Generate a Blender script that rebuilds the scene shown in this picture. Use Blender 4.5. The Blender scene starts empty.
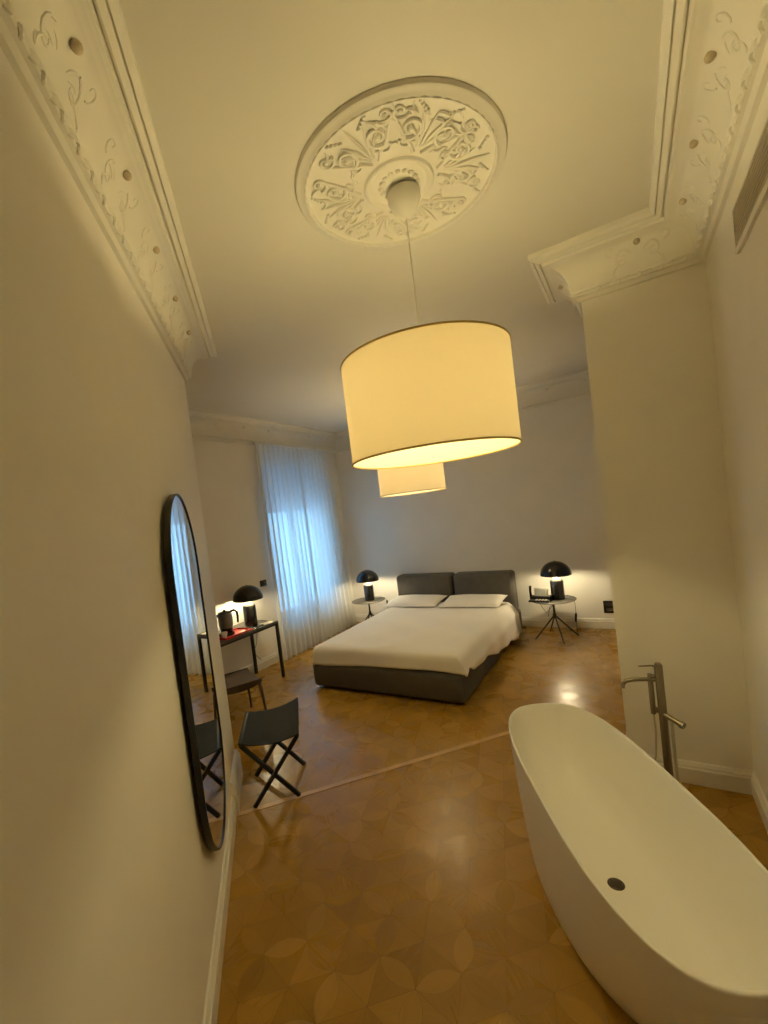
import bpy, bmesh, math, random
from mathutils import Vector, Matrix
random.seed(7)
PI = math.pi
col = bpy.context.scene.collection
S = 1.95
# ------------------------------------------------------------------ helpers
def mat(name, base=(.8,.8,.8), rough=.5, metal=0.0, spec=None, **kw):
    m = bpy.data.materials.new(name); m.use_nodes = True
    b = m.node_tree.nodes['Principled BSDF']
    b.inputs['Base Color'].default_value = (*base, 1)
    b.inputs['Roughness'].default_value = rough
    b.inputs['Metallic'].default_value = metal
    if spec is not None: b.inputs['Specular IOR Level'].default_value = spec
    for k, v in kw.items(): b.inputs[k.replace('_', ' ')].default_value = v
    return m
def noisy(m, base, amt=.08, scale=6.0, bump=0.0, bscale=60.0, bdist=.002, stretch=None):
    """procedural colour mottling (own colour of the thing) and fine bump"""
    nt = m.node_tree; N = nt.nodes; L = nt.links; b = N['Principled BSDF']
    tc = N.new('ShaderNodeTexCoord'); src = tc.outputs['Object']
    if stretch:
        mp = N.new('ShaderNodeMapping'); mp.inputs['Scale'].default_value = stretch
        L.new(src, mp.inputs['Vector']); src = mp.outputs['Vector']
    n = N.new('ShaderNodeTexNoise'); n.inputs['Scale'].default_value = scale; n.inputs['Detail'].default_value = 4
    L.new(src, n.inputs['Vector'])
    r = N.new('ShaderNodeValToRGB'); r.color_ramp.elements[0].position = .3; r.color_ramp.elements[1].position = .7
    r.color_ramp.elements[0].color = (*[c*(1-amt) for c in base], 1); r.color_ramp.elements[1].color = (*[min(1, c*(1+amt)) for c in base], 1)
    L.new(n.outputs['Fac'], r.inputs['Fac']); L.new(r.outputs['Color'], b.inputs['Base Color'])
    if bump:
        n2 = N.new('ShaderNodeTexNoise'); n2.inputs['Scale'].default_value = bscale; n2.inputs['Detail'].default_value = 3
        L.new(src, n2.inputs['Vector'])
        bp = N.new('ShaderNodeBump'); bp.inputs['Strength'].default_value = bump; bp.inputs['Distance'].default_value = bdist
        L.new(n2.outputs['Fac'], bp.inputs['Height']); L.new(bp.outputs['Normal'], b.inputs['Normal'])
    return m
def emit(name, colr, strength):
    m = bpy.data.materials.new(name); m.use_nodes = True; nt = m.node_tree; nt.nodes.clear()
    e = nt.nodes.new('ShaderNodeEmission'); e.inputs['Color'].default_value = (*colr, 1); e.inputs['Strength'].default_value = strength
    o = nt.nodes.new('ShaderNodeOutputMaterial'); nt.links.new(e.outputs[0], o.inputs[0]); return m
def thin(name, diff, trans, dfac, transp=0.0, tcol=(1,1,1)):
    """cloth that lets light through: diffuse + translucent (+ see-through weave)"""
    m = bpy.data.materials.new(name); m.use_nodes = True; nt = m.node_tree; nt.nodes.clear(); N = nt.nodes; L = nt.links
    d = N.new('ShaderNodeBsdfDiffuse'); d.inputs['Color'].default_value = (*diff, 1)
    t = N.new('ShaderNodeBsdfTranslucent'); t.inputs['Color'].default_value = (*trans, 1)
    mx = N.new('ShaderNodeMixShader'); mx.inputs[0].default_value = dfac
    L.new(d.outputs[0], mx.inputs[1]); L.new(t.outputs[0], mx.inputs[2]); out = mx.outputs[0]
    tc = N.new('ShaderNodeTexCoord'); n = N.new('ShaderNodeTexNoise'); n.inputs['Scale'].default_value = 250
    L.new(tc.outputs['Object'], n.inputs['Vector'])
    bp = N.new('ShaderNodeBump'); bp.inputs['Strength'].default_value = .15; bp.inputs['Distance'].default_value = .001
    L.new(n.outputs['Fac'], bp.inputs['Height']); L.new(bp.outputs['Normal'], d.inputs['Normal'])
    if transp:
        tr = N.new('ShaderNodeBsdfTransparent'); tr.inputs['Color'].default_value = (*tcol, 1)
        m2 = N.new('ShaderNodeMixShader'); m2.inputs[0].default_value = transp
        L.new(out, m2.inputs[1]); L.new(tr.outputs[0], m2.inputs[2]); out = m2.outputs[0]
    o = N.new('ShaderNodeOutputMaterial'); L.new(out, o.inputs[0]); return m

def build(name, bm, m, parent=None, smooth=True, angle=35, loc=None, kind=None):
    me = bpy.data.meshes.new(name)
    bmesh.ops.recalc_face_normals(bm, faces=bm.faces[:]) if kind != 'nofix' else None
    bm.to_mesh(me); bm.free()
    if m: me.materials.append(m)
    if smooth:
        me.polygons.foreach_set('use_smooth', [True]*len(me.polygons))
        me.set_sharp_from_angle(angle=math.radians(angle))
    o = bpy.data.objects.new(name, me); col.objects.link(o)
    if parent: o.parent = parent
    if loc: o.location = loc
    return o
def thing(name, label, cat, loc=(0,0,0), rz=0, group=None):
    o = bpy.data.objects.new(name, None); col.objects.link(o); o.empty_display_size = .1
    o.location = loc; o.rotation_euler = (0, 0, rz); o['label'] = label; o['category'] = cat
    if group: o['group'] = group
    return o
def tag(o, label, cat, group=None):
    o['label'] = label; o['category'] = cat
    if group: o['group'] = group
    return o
def struct(o, label=None):
    o['kind'] = 'structure'
    if label: o['label'] = label
    return o
def copy_tree(o, parent=None):
    c = o.copy(); col.objects.link(c); c.parent = parent
    for ch in list(o.children): copy_tree(ch, c)
    return c
def B(): return bmesh.new()
def box(bm, x0, y0, z0, x1, y1, z1, bev=0, seg=2, M=None):
    g = bmesh.ops.create_cube(bm, size=1)['verts']
    for v in g: v.co = Vector(((x0+x1)/2+v.co.x*(x1-x0), (y0+y1)/2+v.co.y*(y1-y0), (z0+z1)/2+v.co.z*(z1-z0)))
    if bev:
        es = list({e for v in g for e in v.link_edges})
        r = bmesh.ops.bevel(bm, geom=es, offset=bev, segments=seg, profile=.5, affect='EDGES'); g = list({v for f in r['faces'] for v in f.verts} | {v for v in g if v.is_valid})
    if M is not None:
        for v in g: v.co = M @ v.co
    return g
def tube(bm, pts, rad, seg=10, closed=False, caps=True, flat=1.0):
    pts = [Vector(p) for p in pts]; n = len(pts)
    rads = rad if isinstance(rad, (list, tuple)) else [rad]*n
    rings = []; prev = None
    for i in range(n):
        a = pts[(i-1) % n] if (closed or i > 0) else pts[0]; b = pts[(i+1) % n] if (closed or i < n-1) else pts[-1]
        t = (b-a).normalized()
        if prev is None:
            up = Vector((0,0,1)) if abs(t.z) < .9 else Vector((1,0,0)); x = up.cross(t).normalized()
        else: x = (prev - t*prev.dot(t)).normalized()
        prev = x; y = t.cross(x)
        rings.append([bm.verts.new(pts[i]+(x*math.cos(2*PI*k/seg)+y*math.sin(2*PI*k/seg)*flat)*rads[i]) for k in range(seg)])
    m = n if closed else n-1
    for i in range(m):
        A, Bq = rings[i], rings[(i+1) % n]
        for k in range(seg): bm.faces.new((A[k], A[(k+1) % seg], Bq[(k+1) % seg], Bq[k]))
    if caps and not closed: bm.faces.new(rings[0][::-1]); bm.faces.new(rings[-1])
def bar(bm, a, b, w, h=None):
    """rectangular bar from a to b"""
    a, b = Vector(a), Vector(b); h = h or w; t = (b-a).normalized()
    up = Vector((0,0,1)) if abs(t.z) < .95 else Vector((0,1,0)); x = up.cross(t).normalized(); y = t.cross(x)
    r = [[bm.verts.new(p + x*sx*w/2 + y*sy*h/2) for sx, sy in ((-1,-1),(1,-1),(1,1),(-1,1))] for p in (a, b)]
    for k in range(4): bm.faces.new((r[0][k], r[0][(k+1)%4], r[1][(k+1)%4], r[1][k]))
    bm.faces.new(r[0][::-1]); bm.faces.new(r[1])
def lathe(bm, prof, seg=48, c=(0,0,0), close=False):
    c = Vector(c); rings = []
    for r, z in prof:
        if r < 1e-6: rings.append([bm.verts.new(c+Vector((0,0,z)))])
        else: rings.append([bm.verts.new(c+Vector((r*math.cos(2*PI*k/seg), r*math.sin(2*PI*k/seg), z))) for k in range(seg)])
    R = list(zip(rings, rings[1:])) + ([(rings[-1], rings[0])] if close else [])
    for A, Bq in R:
        for k in range(seg):
            k2 = (k+1) % seg
            f = [A[0], Bq[k2], Bq[k]] if len(A) == 1 else ([A[k], A[k2], Bq[0]] if len(Bq) == 1 else [A[k], A[k2], Bq[k2], Bq[k]])
            if len(A) == 1 and len(Bq) == 1: continue
            bm.faces.new(f)
def ball(bm, c, r, sx=1, sy=1, sz=1, u=12, v=8, M=None):
    g = bmesh.ops.create_uvsphere(bm, u_segments=u, v_segments=v, radius=r)['verts']
    for w in g:
        w.co = Vector((w.co.x*sx, w.co.y*sy, w.co.z*sz))
        if M is not None: w.co = M @ w.co
        w.co += Vector(c)
def prism(bm, pts2, z0, z1):
    a = [bm.verts.new((x, y, z0)) for x, y in pts2]; b = [bm.verts.new((x, y, z1)) for x, y in pts2]; n = len(a)
    bm.faces.new(a[::-1]); bm.faces.new(b)
    for i in range(n): bm.faces.new((a[i], a[(i+1)%n], b[(i+1)%n], b[i]))
def sweep(bm, path, prof, closed=True):
    """profile (inward offset, z) swept along a plan loop whose interior is on the RIGHT of travel, mitred"""
    n = len(path); P = [Vector((x, y)) for x, y in path]; rings = []
    for i in range(n):
        d0 = (P[i]-P[i-1]).normalized() if (closed or i > 0) else None
        d1 = (P[(i+1)%n]-P[i]).normalized() if (closed or i < n-1) else None
        if d0 is None: d0 = d1
        if d1 is None: d1 = d0
        n0 = Vector((d0.y, -d0.x)); n1 = Vector((d1.y, -d1.x)); m = (n0+n1); m = m/m.length_squared*2
        rings.append([bm.verts.new((P[i].x+m.x*o, P[i].y+m.y*o, z)) for o, z in prof])
    k = len(prof)
    for i in range(n if closed else n-1):
        A, Bq = rings[i], rings[(i+1)%n]
        for j in range(k-1): bm.faces.new((A[j], A[j+1], Bq[j+1], Bq[j]))
    if not closed:
        bm.faces.new(rings[0]); bm.faces.new(rings[-1][::-1])

# ------------------------------------------------------------------ materials
plaster = noisy(mat('wall_plaster', (.70,.67,.62), .62), (.80,.775,.72), .02, 3, .05, 90, .001)
white_plaster = noisy(mat('stucco_plaster', (.76,.73,.68), .6), (.74,.72,.655), .02, 5, .05, 60, .001)
ceil_m = noisy(mat('ceiling_plaster', (.74,.7,.65), .65), (.70,.68,.615), .015, 2, .03, 90, .001)
trim_m = noisy(mat('baseboard_paint', (.78,.76,.7), .35), (.76,.74,.68), .02, 8)
black_metal = noisy(mat('black_metal', (.016,.015,.015), .38, .3), (.018,.016,.015), .2, 40)
dark_metal = noisy(mat('dark_bronze_metal', (.05,.045,.04), .4, .6), (.06,.052,.045), .15, 30)
gloss_black = noisy(mat('glossy_black_lacquer', (.012,.012,.013), .18), (.012,.012,.013), .1, 30)
chrome = noisy(mat('brushed_steel', (.42,.38,.32), .3, 1), (.30,.26,.20), .06, 20, .1, 200, .0005)
bath_m = noisy(mat('white_solid_surface', (.86,.84,.78), .34), (.90,.885,.83), .01, 3)
sheet_m = noisy(mat('white_bed_linen', (.84,.80,.74), .85), (.83,.79,.73), .015, 4, .25, 14, .006)
leather_m = noisy(mat('grey_upholstery', (.06,.056,.05), .62), (.075,.068,.058), .12, 12, .35, 160, .001)
sling_m = noisy(mat('charcoal_leather', (.03,.033,.034), .8, spec=.25), (.022,.024,.024), .15, 25, .3, 150, .001)
saddle_m = noisy(mat('brown_saddle_leather', (.16,.09,.045), .8, spec=.2), (.062,.036,.016), .12, 14, .2, 120, .001)
wood_leg = noisy(mat('walnut_wood', (.12,.06,.03), .4), (.06,.03,.016), .25, 8, stretch=(1,1,.15))
table_m = noisy(mat('grey_lacquered_top', (.11,.10,.088), .42), (.085,.078,.066), .06, 8)
red_m = noisy(mat('red_lacquer', (.55,.02,.02), .35), (.55,.02,.02), .25, 60)
paper_m = noisy(mat('paper', (.8,.78,.72), .8), (.8,.78,.72), .02, 9)
grey_plastic = noisy(mat('grey_plastic', (.35,.34,.32), .35), (.5,.49,.45), .05, 9)
screen_m = noisy(mat('phone_display', (.55,.58,.58), .3), (.5,.53,.53), .05, 20)
cable_m = noisy(mat('cable_rubber', (.02,.02,.02), .6), (.022,.02,.02), .1, 20)
white_cable = noisy(mat('white_cable', (.7,.68,.6), .5), (.7,.68,.6), .05, 20)
mirror_m = mat('mirror_glass', (.88,.9,.88), .012, 1.0)
noise_free = mirror_m
gold_m = noisy(mat('gold_shade_trim', (.5,.36,.1), .45, .3), (.5,.36,.1), .08, 30)
frame_m = noisy(mat('window_paint', (.7,.7,.68), .4), (.7,.7,.68), .02, 5)
glass_m = mat('window_glass', (.95,.98,1), .0, 0, Transmission_Weight=1.0, IOR=1.01)
curtain_m = thin('sheer_curtain_cloth', (.84,.82,.77), (.84,.86,.88), .50, .13)
blind_m = thin('roller_blind_cloth', (.5,.52,.55), (.55,.58,.62), .6)
shade_m = thin('pendant_shade_cloth', (.84,.79,.68), (.94,.87,.71), .49)
vent_m = noisy(mat('vent_slat_paint', (.32,.29,.22), .5), (.62,.57,.45), .05, 20)
vent_dark = noisy(mat('vent_void', (.03,.03,.025), .8), (.03,.028,.022), .1, 20)
# parquet: grain direction, tone and polish come from per-piece attributes
def parquet():
    m = bpy.data.materials.new('petal_parquet'); m.use_nodes = True; nt = m.node_tree; N = nt.nodes; L = nt.links; b = N['Principled BSDF']
    uv = N.new('ShaderNodeUVMap'); uv.uv_map = 'grain'
    at = N.new('ShaderNodeAttribute'); at.attribute_name = 'piece'
    sep = N.new('ShaderNodeSeparateColor'); L.new(at.outputs['Color'], sep.inputs[0])
    mp = N.new('ShaderNodeMapping'); mp.inputs['Scale'].default_value = (2.2, 30, 1); L.new(uv.outputs[0], mp.inputs['Vector'])
    n = N.new('ShaderNodeTexNoise'); n.inputs['Scale'].default_value = 1.6; n.inputs['Detail'].default_value = 6; n.inputs['Roughness'].default_value = .6; L.new(mp.outputs[0], n.inputs['Vector'])
    tc = N.new('ShaderNodeTexCoord'); n3 = N.new('ShaderNodeTexNoise'); n3.inputs['Scale'].default_value = 1.1; n3.inputs['Detail'].default_value = 3; L.new(tc.outputs['Object'], n3.inputs['Vector'])
    ramp = N.new('ShaderNodeValToRGB'); e = ramp.color_ramp.elements
    e[0].position = 0; e[0].color = (.215,.108,.008,1); e[1].position = 1; e[1].color = (.47,.275,.050,1)
    e2 = ramp.color_ramp.elements.new(.5); e2.color = (.34,.186,.020,1)
    a1 = N.new('ShaderNodeMath'); a1.operation = 'MULTIPLY_ADD'; a1.inputs[1].default_value = .55; L.new(sep.outputs[0], a1.inputs[0])
    a2 = N.new('ShaderNodeMath'); a2.operation = 'MULTIPLY'; a2.inputs[1].default_value = .35; L.new(n.outputs['Fac'], a2.inputs[0]); L.new(a2.outputs[0], a1.inputs[2])
    a3 = N.new('ShaderNodeMath'); a3.operation = 'MULTIPLY_ADD'; a3.inputs[1].default_value = .35; L.new(n3.outputs['Fac'], a3.inputs[0]); L.new(a1.outputs[0], a3.inputs[2])
    a4 = N.new('ShaderNodeMath'); a4.operation = 'SUBTRACT'; a4.inputs[1].default_value = .12; L.new(a3.outputs[0], a4.inputs[0])
    L.new(a4.outputs[0], ramp.inputs['Fac']); L.new(ramp.outputs[0], b.inputs['Base Color'])
    r = N.new('ShaderNodeMath'); r.operation = 'MULTIPLY_ADD'; r.inputs[1].default_value = .10; r.inputs[2].default_value = .20
    L.new(sep.outputs[1], r.inputs[0])
    r2 = N.new('ShaderNodeMath'); r2.operation = 'MULTIPLY_ADD'; r2.inputs[1].default_value = .10; L.new(n.outputs['Fac'], r2.inputs[0]); L.new(r.outputs[0], r2.inputs[2])
    L.new(r2.outputs[0], b.inputs['Roughness'])
    # each piece of wood lies at a very slightly different tilt
    n4 = N.new('ShaderNodeTexNoise'); n4.inputs['Scale'].default_value = 9; n4.inputs['Detail'].default_value = 2; L.new(tc.outputs['Object'], n4.inputs['Vector'])
    bp = N.new('ShaderNodeBump'); bp.inputs['Strength'].default_value = .35; bp.inputs['Distance'].default_value = .004
    L.new(n4.outputs['Fac'], bp.inputs['Height'])
    cb = N.new('ShaderNodeCombineXYZ'); L.new(sep.outputs[2], cb.inputs[0]); L.new(at.outputs['Alpha'], cb.inputs[1]); cb.inputs[2].default_value = .5
    v1 = N.new('ShaderNodeVectorMath'); v1.operation = 'SUBTRACT'; v1.inputs[1].default_value = (.5, .5, .5); L.new(cb.outputs[0], v1.inputs[0])
    v2 = N.new('ShaderNodeVectorMath'); v2.operation = 'SCALE'; v2.inputs['Scale'].default_value = .022; L.new(v1.outputs[0], v2.inputs[0])
    v3 = N.new('ShaderNodeVectorMath'); v3.operation = 'ADD'; L.new(v2.outputs[0], v3.inputs[0]); L.new(bp.outputs[0], v3.inputs[1])
    v4 = N.new('ShaderNodeVectorMath'); v4.operation = 'NORMALIZE'; L.new(v3.outputs[0], v4.inputs[0]); L.new(v4.outputs[0], b.inputs['Normal'])
    b.inputs['Specular IOR Level'].default_value = .42
    return m
parquet_m = parquet()
seam_m = noisy(mat('parquet_joint', (.07,.035,.012), .6), (.08,.04,.014), .1, 20)
strip_m = noisy(mat('oak_strip', (.5,.3,.12), .35), (.52,.32,.13), .12, 12, stretch=(1,1,1))

# ------------------------------------------------------------------ plan of the room (metres)
H = 3.46
ang = -.7654; nv = Vector((math.cos(ang), -math.sin(ang))); dv = Vector((math.sin(ang), math.cos(ang))); cL = -.2388*S
def lw(s, off=0): p = nv*(cL+off) + dv*s; return (p.x, p.y)
XR = .478; XW = -4.533; YB = 6.785; YP = 3.349; XP = -.165; YP2 = YP+.29; YN = -.6
sE = 3.60
A = lw(sE); sB = -.385; A0 = lw(sB)
A2 = (A[0]-nv.x*.29, A[1]-nv.y*.29)
loop = [A0, A, A2, (XW, A2[1]), (XW, YB), (XR, YB), (XR, YP2), (XP, YP2), (XP, YP), (XR, YP), (XR, YN), (A0[0], YN)]
# (interior lies on the right of travel)
# floor ---------------------------------------------------------------
def make_floor():
    bm = B(); box(bm, XW-.15, YN-.15, -.12, XR+.15, YB+.15, -.0015)
    base = struct(build('floor', bm, seam_m, smooth=False))
    R = .30; e1 = Vector(lw(1))-Vector(lw(0)); e1.normalize(); e2 = Vector((e1.x*.5-e1.y*.866, e1.x*.866+e1.y*.5))
    bm = B(); uvl = bm.loops.layers.uv.new('grain'); cl = bm.loops.layers.float_color.new('piece')
    O = Vector((-.62, 1.75))
    def inside(p): return XW-.1 < p.x < XR+.1 and YN-.1 < p.y < YB+.1
    def add(pts, axis, tone):
        c = sum(pts, Vector((0,0)))/len(pts)
        if not inside(c): return
        q = []
        for p in pts:
            d = p-c; q.append(c + d*(1-.0009/max(d.length, .02)))
        f = bm.faces.new([bm.verts.new((p.x, p.y, 0)) for p in q])
        a2 = Vector((-axis.y, axis.x)); ou = random.uniform(0, 50)
        cc = (max(0, min(1, tone)), random.random(), random.random(), random.random())
        for l in f.loops:
            p = Vector(l.vert.co[:2]); l[uvl].uv = (p.dot(axis)+ou, p.dot(a2)+ou*.37); l[cl] = cc
    E_ = .205
    def arc(a, b, side, n=6):
        d = b-a; nrm = Vector((-d.y, d.x)).normalized()*side; out = []
        for i in range(n+1):
            t = i/n; out.append(a + d*t + nrm*(4*t*(1-t))*E_*.225)
        return out
    b1 = e1*(E_*math.sqrt(3)); b2_ = Vector((b1.x*.5-b1.y*.8660254, b1.x*.8660254+b1.y*.5))
    u0 = Vector((b1.x+b2_.x, b1.y+b2_.y))/3
    for i in range(-32, 33):
        for j in range(-32, 33):
            c = O + b1*i + b2_*j
            if not (XW-.5 < c.x < XR+.5 and YN-.5 < c.y < YB+.5): continue
            V6 = []
            for k in range(6):
                t = k*PI/3; V6.append(c + Vector((u0.x*math.cos(t)-u0.y*math.sin(t), u0.x*math.sin(t)+u0.y*math.cos(t))))
            for k in range(6):
                p, q = V6[k], V6[(k+1)%6]; ax = (q-p).normalized()
                add([c]+arc(p, q, 1), Vector((-ax.y, ax.x)), random.gauss(.44, .15))
                if k < 3: add(arc(p, q, 1)+arc(p, q, -1)[::-1][1:-1], ax, random.gauss(.56, .20))
    for f in bm.faces:
        if f.normal.z < 0: f.normal_flip()
    o = build('parquet', bm, parquet_m, base, smooth=False, kind='nofix')
    return base
floor = make_floor()
# threshold strip: from the left wall out across the opening
bm = B()
t0 = Vector(lw(3.12)); t1 = Vector((-.52*S, 1.862*S)); t2 = Vector((XP, YP+.145))
for a, b in ((t0, t1), (t1, t2)):
    d = (b-a).normalized(); nn = Vector((-d.y, d.x))*.022
    prism(bm, [a-nn, b-nn, b+nn, a+nn], 0, .0035)
struct(build('trim_1', bm, strip_m, smooth=False), 'pale oak strip set in the parquet between bath area and bedroom')
# ceiling
bm = B(); box(bm, XW-.15, YN-.15, H, XR+.15, YB+.15, H+.12); struct(build('ceiling', bm, ceil_m, smooth=False))
# walls
T = .12
def wall(name, polys, z0=0, z1=H):
    bm = B()
    for p in polys: prism(bm, p, z0, z1)
    return struct(build(name, bm, plaster, smooth=False))
wall('wall_left', [[A0, A, A2, (A0[0]-nv.x*.29, A0[1]-nv.y*.29)]])
wall('wall_front', [[(A0[0]-.25, YN-T), (XR+T, YN-T), (XR+T, YN), (A0[0]-.25, YN)]])
wall('wall_bedroom_front', [[(XW-T, A2[1]-T), (A2[0]-.06, A2[1]-T), (A2[0], A2[1]), (XW-T, A2[1])]])
wall('wall_back', [[(XW-T, YB), (XR+T, YB), (XR+T, YB+T), (XW-T, YB+T)]])
wall('wall_right', [[(XR, YN), (XR+T, YN), (XR+T, YB), (XR, YB)]])
wall('wall_pier', [[(XP, YP), (XR, YP), (XR, YP2), (XP, YP2)]])
WY0, WY1, WZ0, WZ1 = 4.80, 6.27, .45, 3.06
TW = .35
bm = B()
for y0, y1, z0, z1 in ((A2[1], WY0, 0, H), (WY1, YB, 0, H), (WY0, WY1, 0, WZ0), (WY0, WY1, WZ1, H)):
    box(bm, XW-TW, y0, z0, XW, y1, z1)
struct(build('wall_window', bm, plaster, smooth=False))
# window
win = struct(bpy.data.objects.new('window_1', None)); col.objects.link(win); win.location = (XW-.2, (WY0+WY1)/2, WZ0)
cy = (WY0+WY1)/2
bm = B()
w = (WY1-WY0)/2; hh = WZ1-WZ0
box(bm, -.03, -w, 0, .03, -w+.06, hh); box(bm, -.03, w-.06, 0, .03, w, hh); box(bm, -.03, -w, 0, .03, w, .06); box(bm, -.03, -w, hh-.06, .03, w, hh)
build('window_frame', bm, frame_m, win, smooth=False)
for sgn in (-1, 1):
    bm = B(); y0, y1 = (-w+.06, -.0) if sgn < 0 else (.0, w-.06)
    for a in ((y0, y0+.07, .06, hh-.06), (y1-.07, y1, .06, hh-.06), (y0, y1, .06, .16), (y0, y1, hh-.14, hh-.06)):
        box(bm, -.022, a[0], a[2], .022, a[1], a[3], .004)
    s_ = build('window_sash', bm, frame_m, win, smooth=False)
    bm = B(); box(bm, -.003, y0+.07, .16, .003, y1-.07, hh-.14); build('pane', bm, glass_m, s_, smooth=False)
bm = B(); box(bm, -.12, -w+.01, 2.17-WZ0, -.115, w-.01, hh-.01); build('roller_blind', bm, blind_m, win, smooth=False)
bm = B(); box(bm, .03, -w-.04, -.035, .235, w+.04, 0, .008); struct(build('window_sill', bm, trim_m, win))
# cornice
z = H
cprof = [(0, z-.30), (.018, z-.298), (.024, z-.288), (.030, z-.278), (.046, z-.272), (.050, z-.262), (.046, z-.25), (.052, z-.244)]
cove = []
for i in range(9):
    t = i/8*PI/2; cove.append((.055+.115*(1-math.cos(t)), z-.24+.165*math.sin(t)))
cprof += cove + [(.175, z-.072), (.186, z-.070), (.190, z-.055), (.1925, z-.046), (.198, z-.046), (.200, z-.056), (.206, z-.057), (.224, z-.045), (.2265, z-.036), (.231, z-.036), (.233, z-.044), (.246, z-.038), (.256, z-.026), (.256, z)]
bm = B(); sweep(bm, loop, cprof)
cornice = struct(build('trim_2', bm, white_plaster, angle=30), 'white plaster cove cornice under the ceiling')
def cove_frame(P0, P1, t, v, lift=0):
    """point on the cove: t metres along a run, v 0..1 up the cove, lift out of the surface"""
    d = (P1-P0).normalized(); n = Vector((d.y, -d.x)); a = v*PI/2
    off = .055+.115*(1-math.cos(a)); zz = z-.24+.165*math.sin(a)
    nx, nz = math.sin(a)*.0+math.cos(a), -math.sin(a)
    p = P0 + d*t + n*(off+nx*lift)
    return Vector((p.x, p.y, zz+nz*lift))
def curl(fn, cx, cy_, r, a0, turns, rad, n=14, sgn=1):
    out = []
    for i in range(n):
        t = i/(n-1); a = a0 + sgn*turns*2*PI*t; rr = r*(1-.82*t)
        out.append(fn(cx+rr*math.cos(a), cy_+rr*math.sin(a)))
    return out, [rad*(1-.45*i/(n-1)) for i in range(n)]
def leaf_pts(fn, x, y, a, L, bend=.3, n=7):
    out = []
    for i in range(n):
        t = i/(n-1); aa = a+bend*t
        out.append(fn(x+L*t*math.cos(aa), y+L*t*math.sin(aa)))
    return out, [max(.0012, L*.13*math.sin(PI*(t*.85+.12))) for t in [i/(n-1) for i in range(n)]]
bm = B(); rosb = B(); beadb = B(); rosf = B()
runs = [(0,1),(4,5),(8,9),(9,10),(1,2),(7,8),(3,4),(5,6),(6,7),(2,3)]
for (i, j) in runs:
    P0, P1 = Vector(loop[i]), Vector(loop[j]); Lr = (P1-P0).length
    near = (i, j) in ((0,1),(8,9),(9,10),(1,2),(7,8))
    # small leaf-and-tongue moulding along the foot of the cove
    step = .055; nb = int((Lr-.1)/step)
    d = (P1-P0).normalized(); n2 = Vector((d.y, -d.x)); rotz = math.atan2(d.y, d.x)
    conv0 = .06; 
    for k in range(nb):
        t = (Lr-nb*step)/2 + (k+.5)*step; p = P0+d*t+n2*.047
        ball(beadb, (p.x, p.y, z-.262), .016, 1.15, .55, 1.0, 6, 5, Matrix.Rotation(rotz + (.5 if k % 2 else -.5), 3, 'Z'))
    # rosettes with sprays of leaves
    m = max(1, round((Lr-.35)/.47)); st = (Lr-.3)/m if Lr > .6 else Lr
    for k in range(m):
        t = .15+(k+.5)*st if Lr > .6 else Lr/2
        fn = lambda x, y, t=t: cove_frame(P0, P1, t+x, min(.98, max(.04, .5+y/.2)), .0005)
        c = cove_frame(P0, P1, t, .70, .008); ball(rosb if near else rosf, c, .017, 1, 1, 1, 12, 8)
        for q in range(0):
            a = q*PI/3; c2 = cove_frame(P0, P1, t+.022*math.cos(a), .70+.12*math.sin(a), .003); ball(rosb, c2, .009, 1, 1, 1, 6, 5)
        for sg in (-1, 1):
            pts, r = curl(fn, sg*.075, -.03, .045, PI/2, .8, .005, 12 if near else 8, -sg); tube(bm, pts, r, 5)
            pts, r = curl(fn, sg*.135, .03, .032, -PI/2, .8, .004, 10 if near else 7, sg); tube(bm, pts, r, 5)
            if near:
                for q in range(6):
                    a = PI/2 - sg*(.5+q*.42) + random.uniform(-.15, .15)
                    pts, r = leaf_pts(fn, sg*(.03+.018*q), -.02-.008*q, a, random.uniform(.035, .07), -sg*.5); tube(bm, pts, [x*.62 for x in r], 5)
build('relief', bm, white_plaster, cornice); build('rosettes', rosb, noisy(mat('shade_toned_boss', (.4,.34,.24), .6), (.50,.43,.31), .1, 40), cornice); build('rosettes', rosf, white_plaster, cornice); build('leaf_moulding', beadb, white_plaster, cornice)  # near rosettes tinted darker: shade of the undercut put into their colour
# baseboards (one per run, round the whole plan)
bprof = [(0, 0), (.022, 0), (.022, .098), (.018, .104), (.0145, .106), (.0145, .111), (.018, .114), (.016, .126), (.008, .138), (0, .14)]
def runboard(name, path):
    bm = B(); sweep(bm, path, bprof, closed=False); return struct(build(name, bm, trim_m, angle=30))
runboard('baseboard_left', [lw(sB+.03), lw(3.12)])
runboard('baseboard_bedroom_left', [A2, (XW, A2[1]), (XW, YB), ])
runboard('baseboard_back', [(XW+.03, YB), (XR, YB), (XR, YP2), (XP, YP2), (XP, YP), (XR, YP), (XR, YN+.03)])
plp = [(0, 0), (.034, 0), (.034, .17), (.026, .19), (.022, .205), (.008, .225), (0, .23)]
bm = B(); sweep(bm, [lw(3.13), A, A2], plp, closed=False); struct(build('baseboard_opening', bm, trim_m, angle=30))

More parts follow.
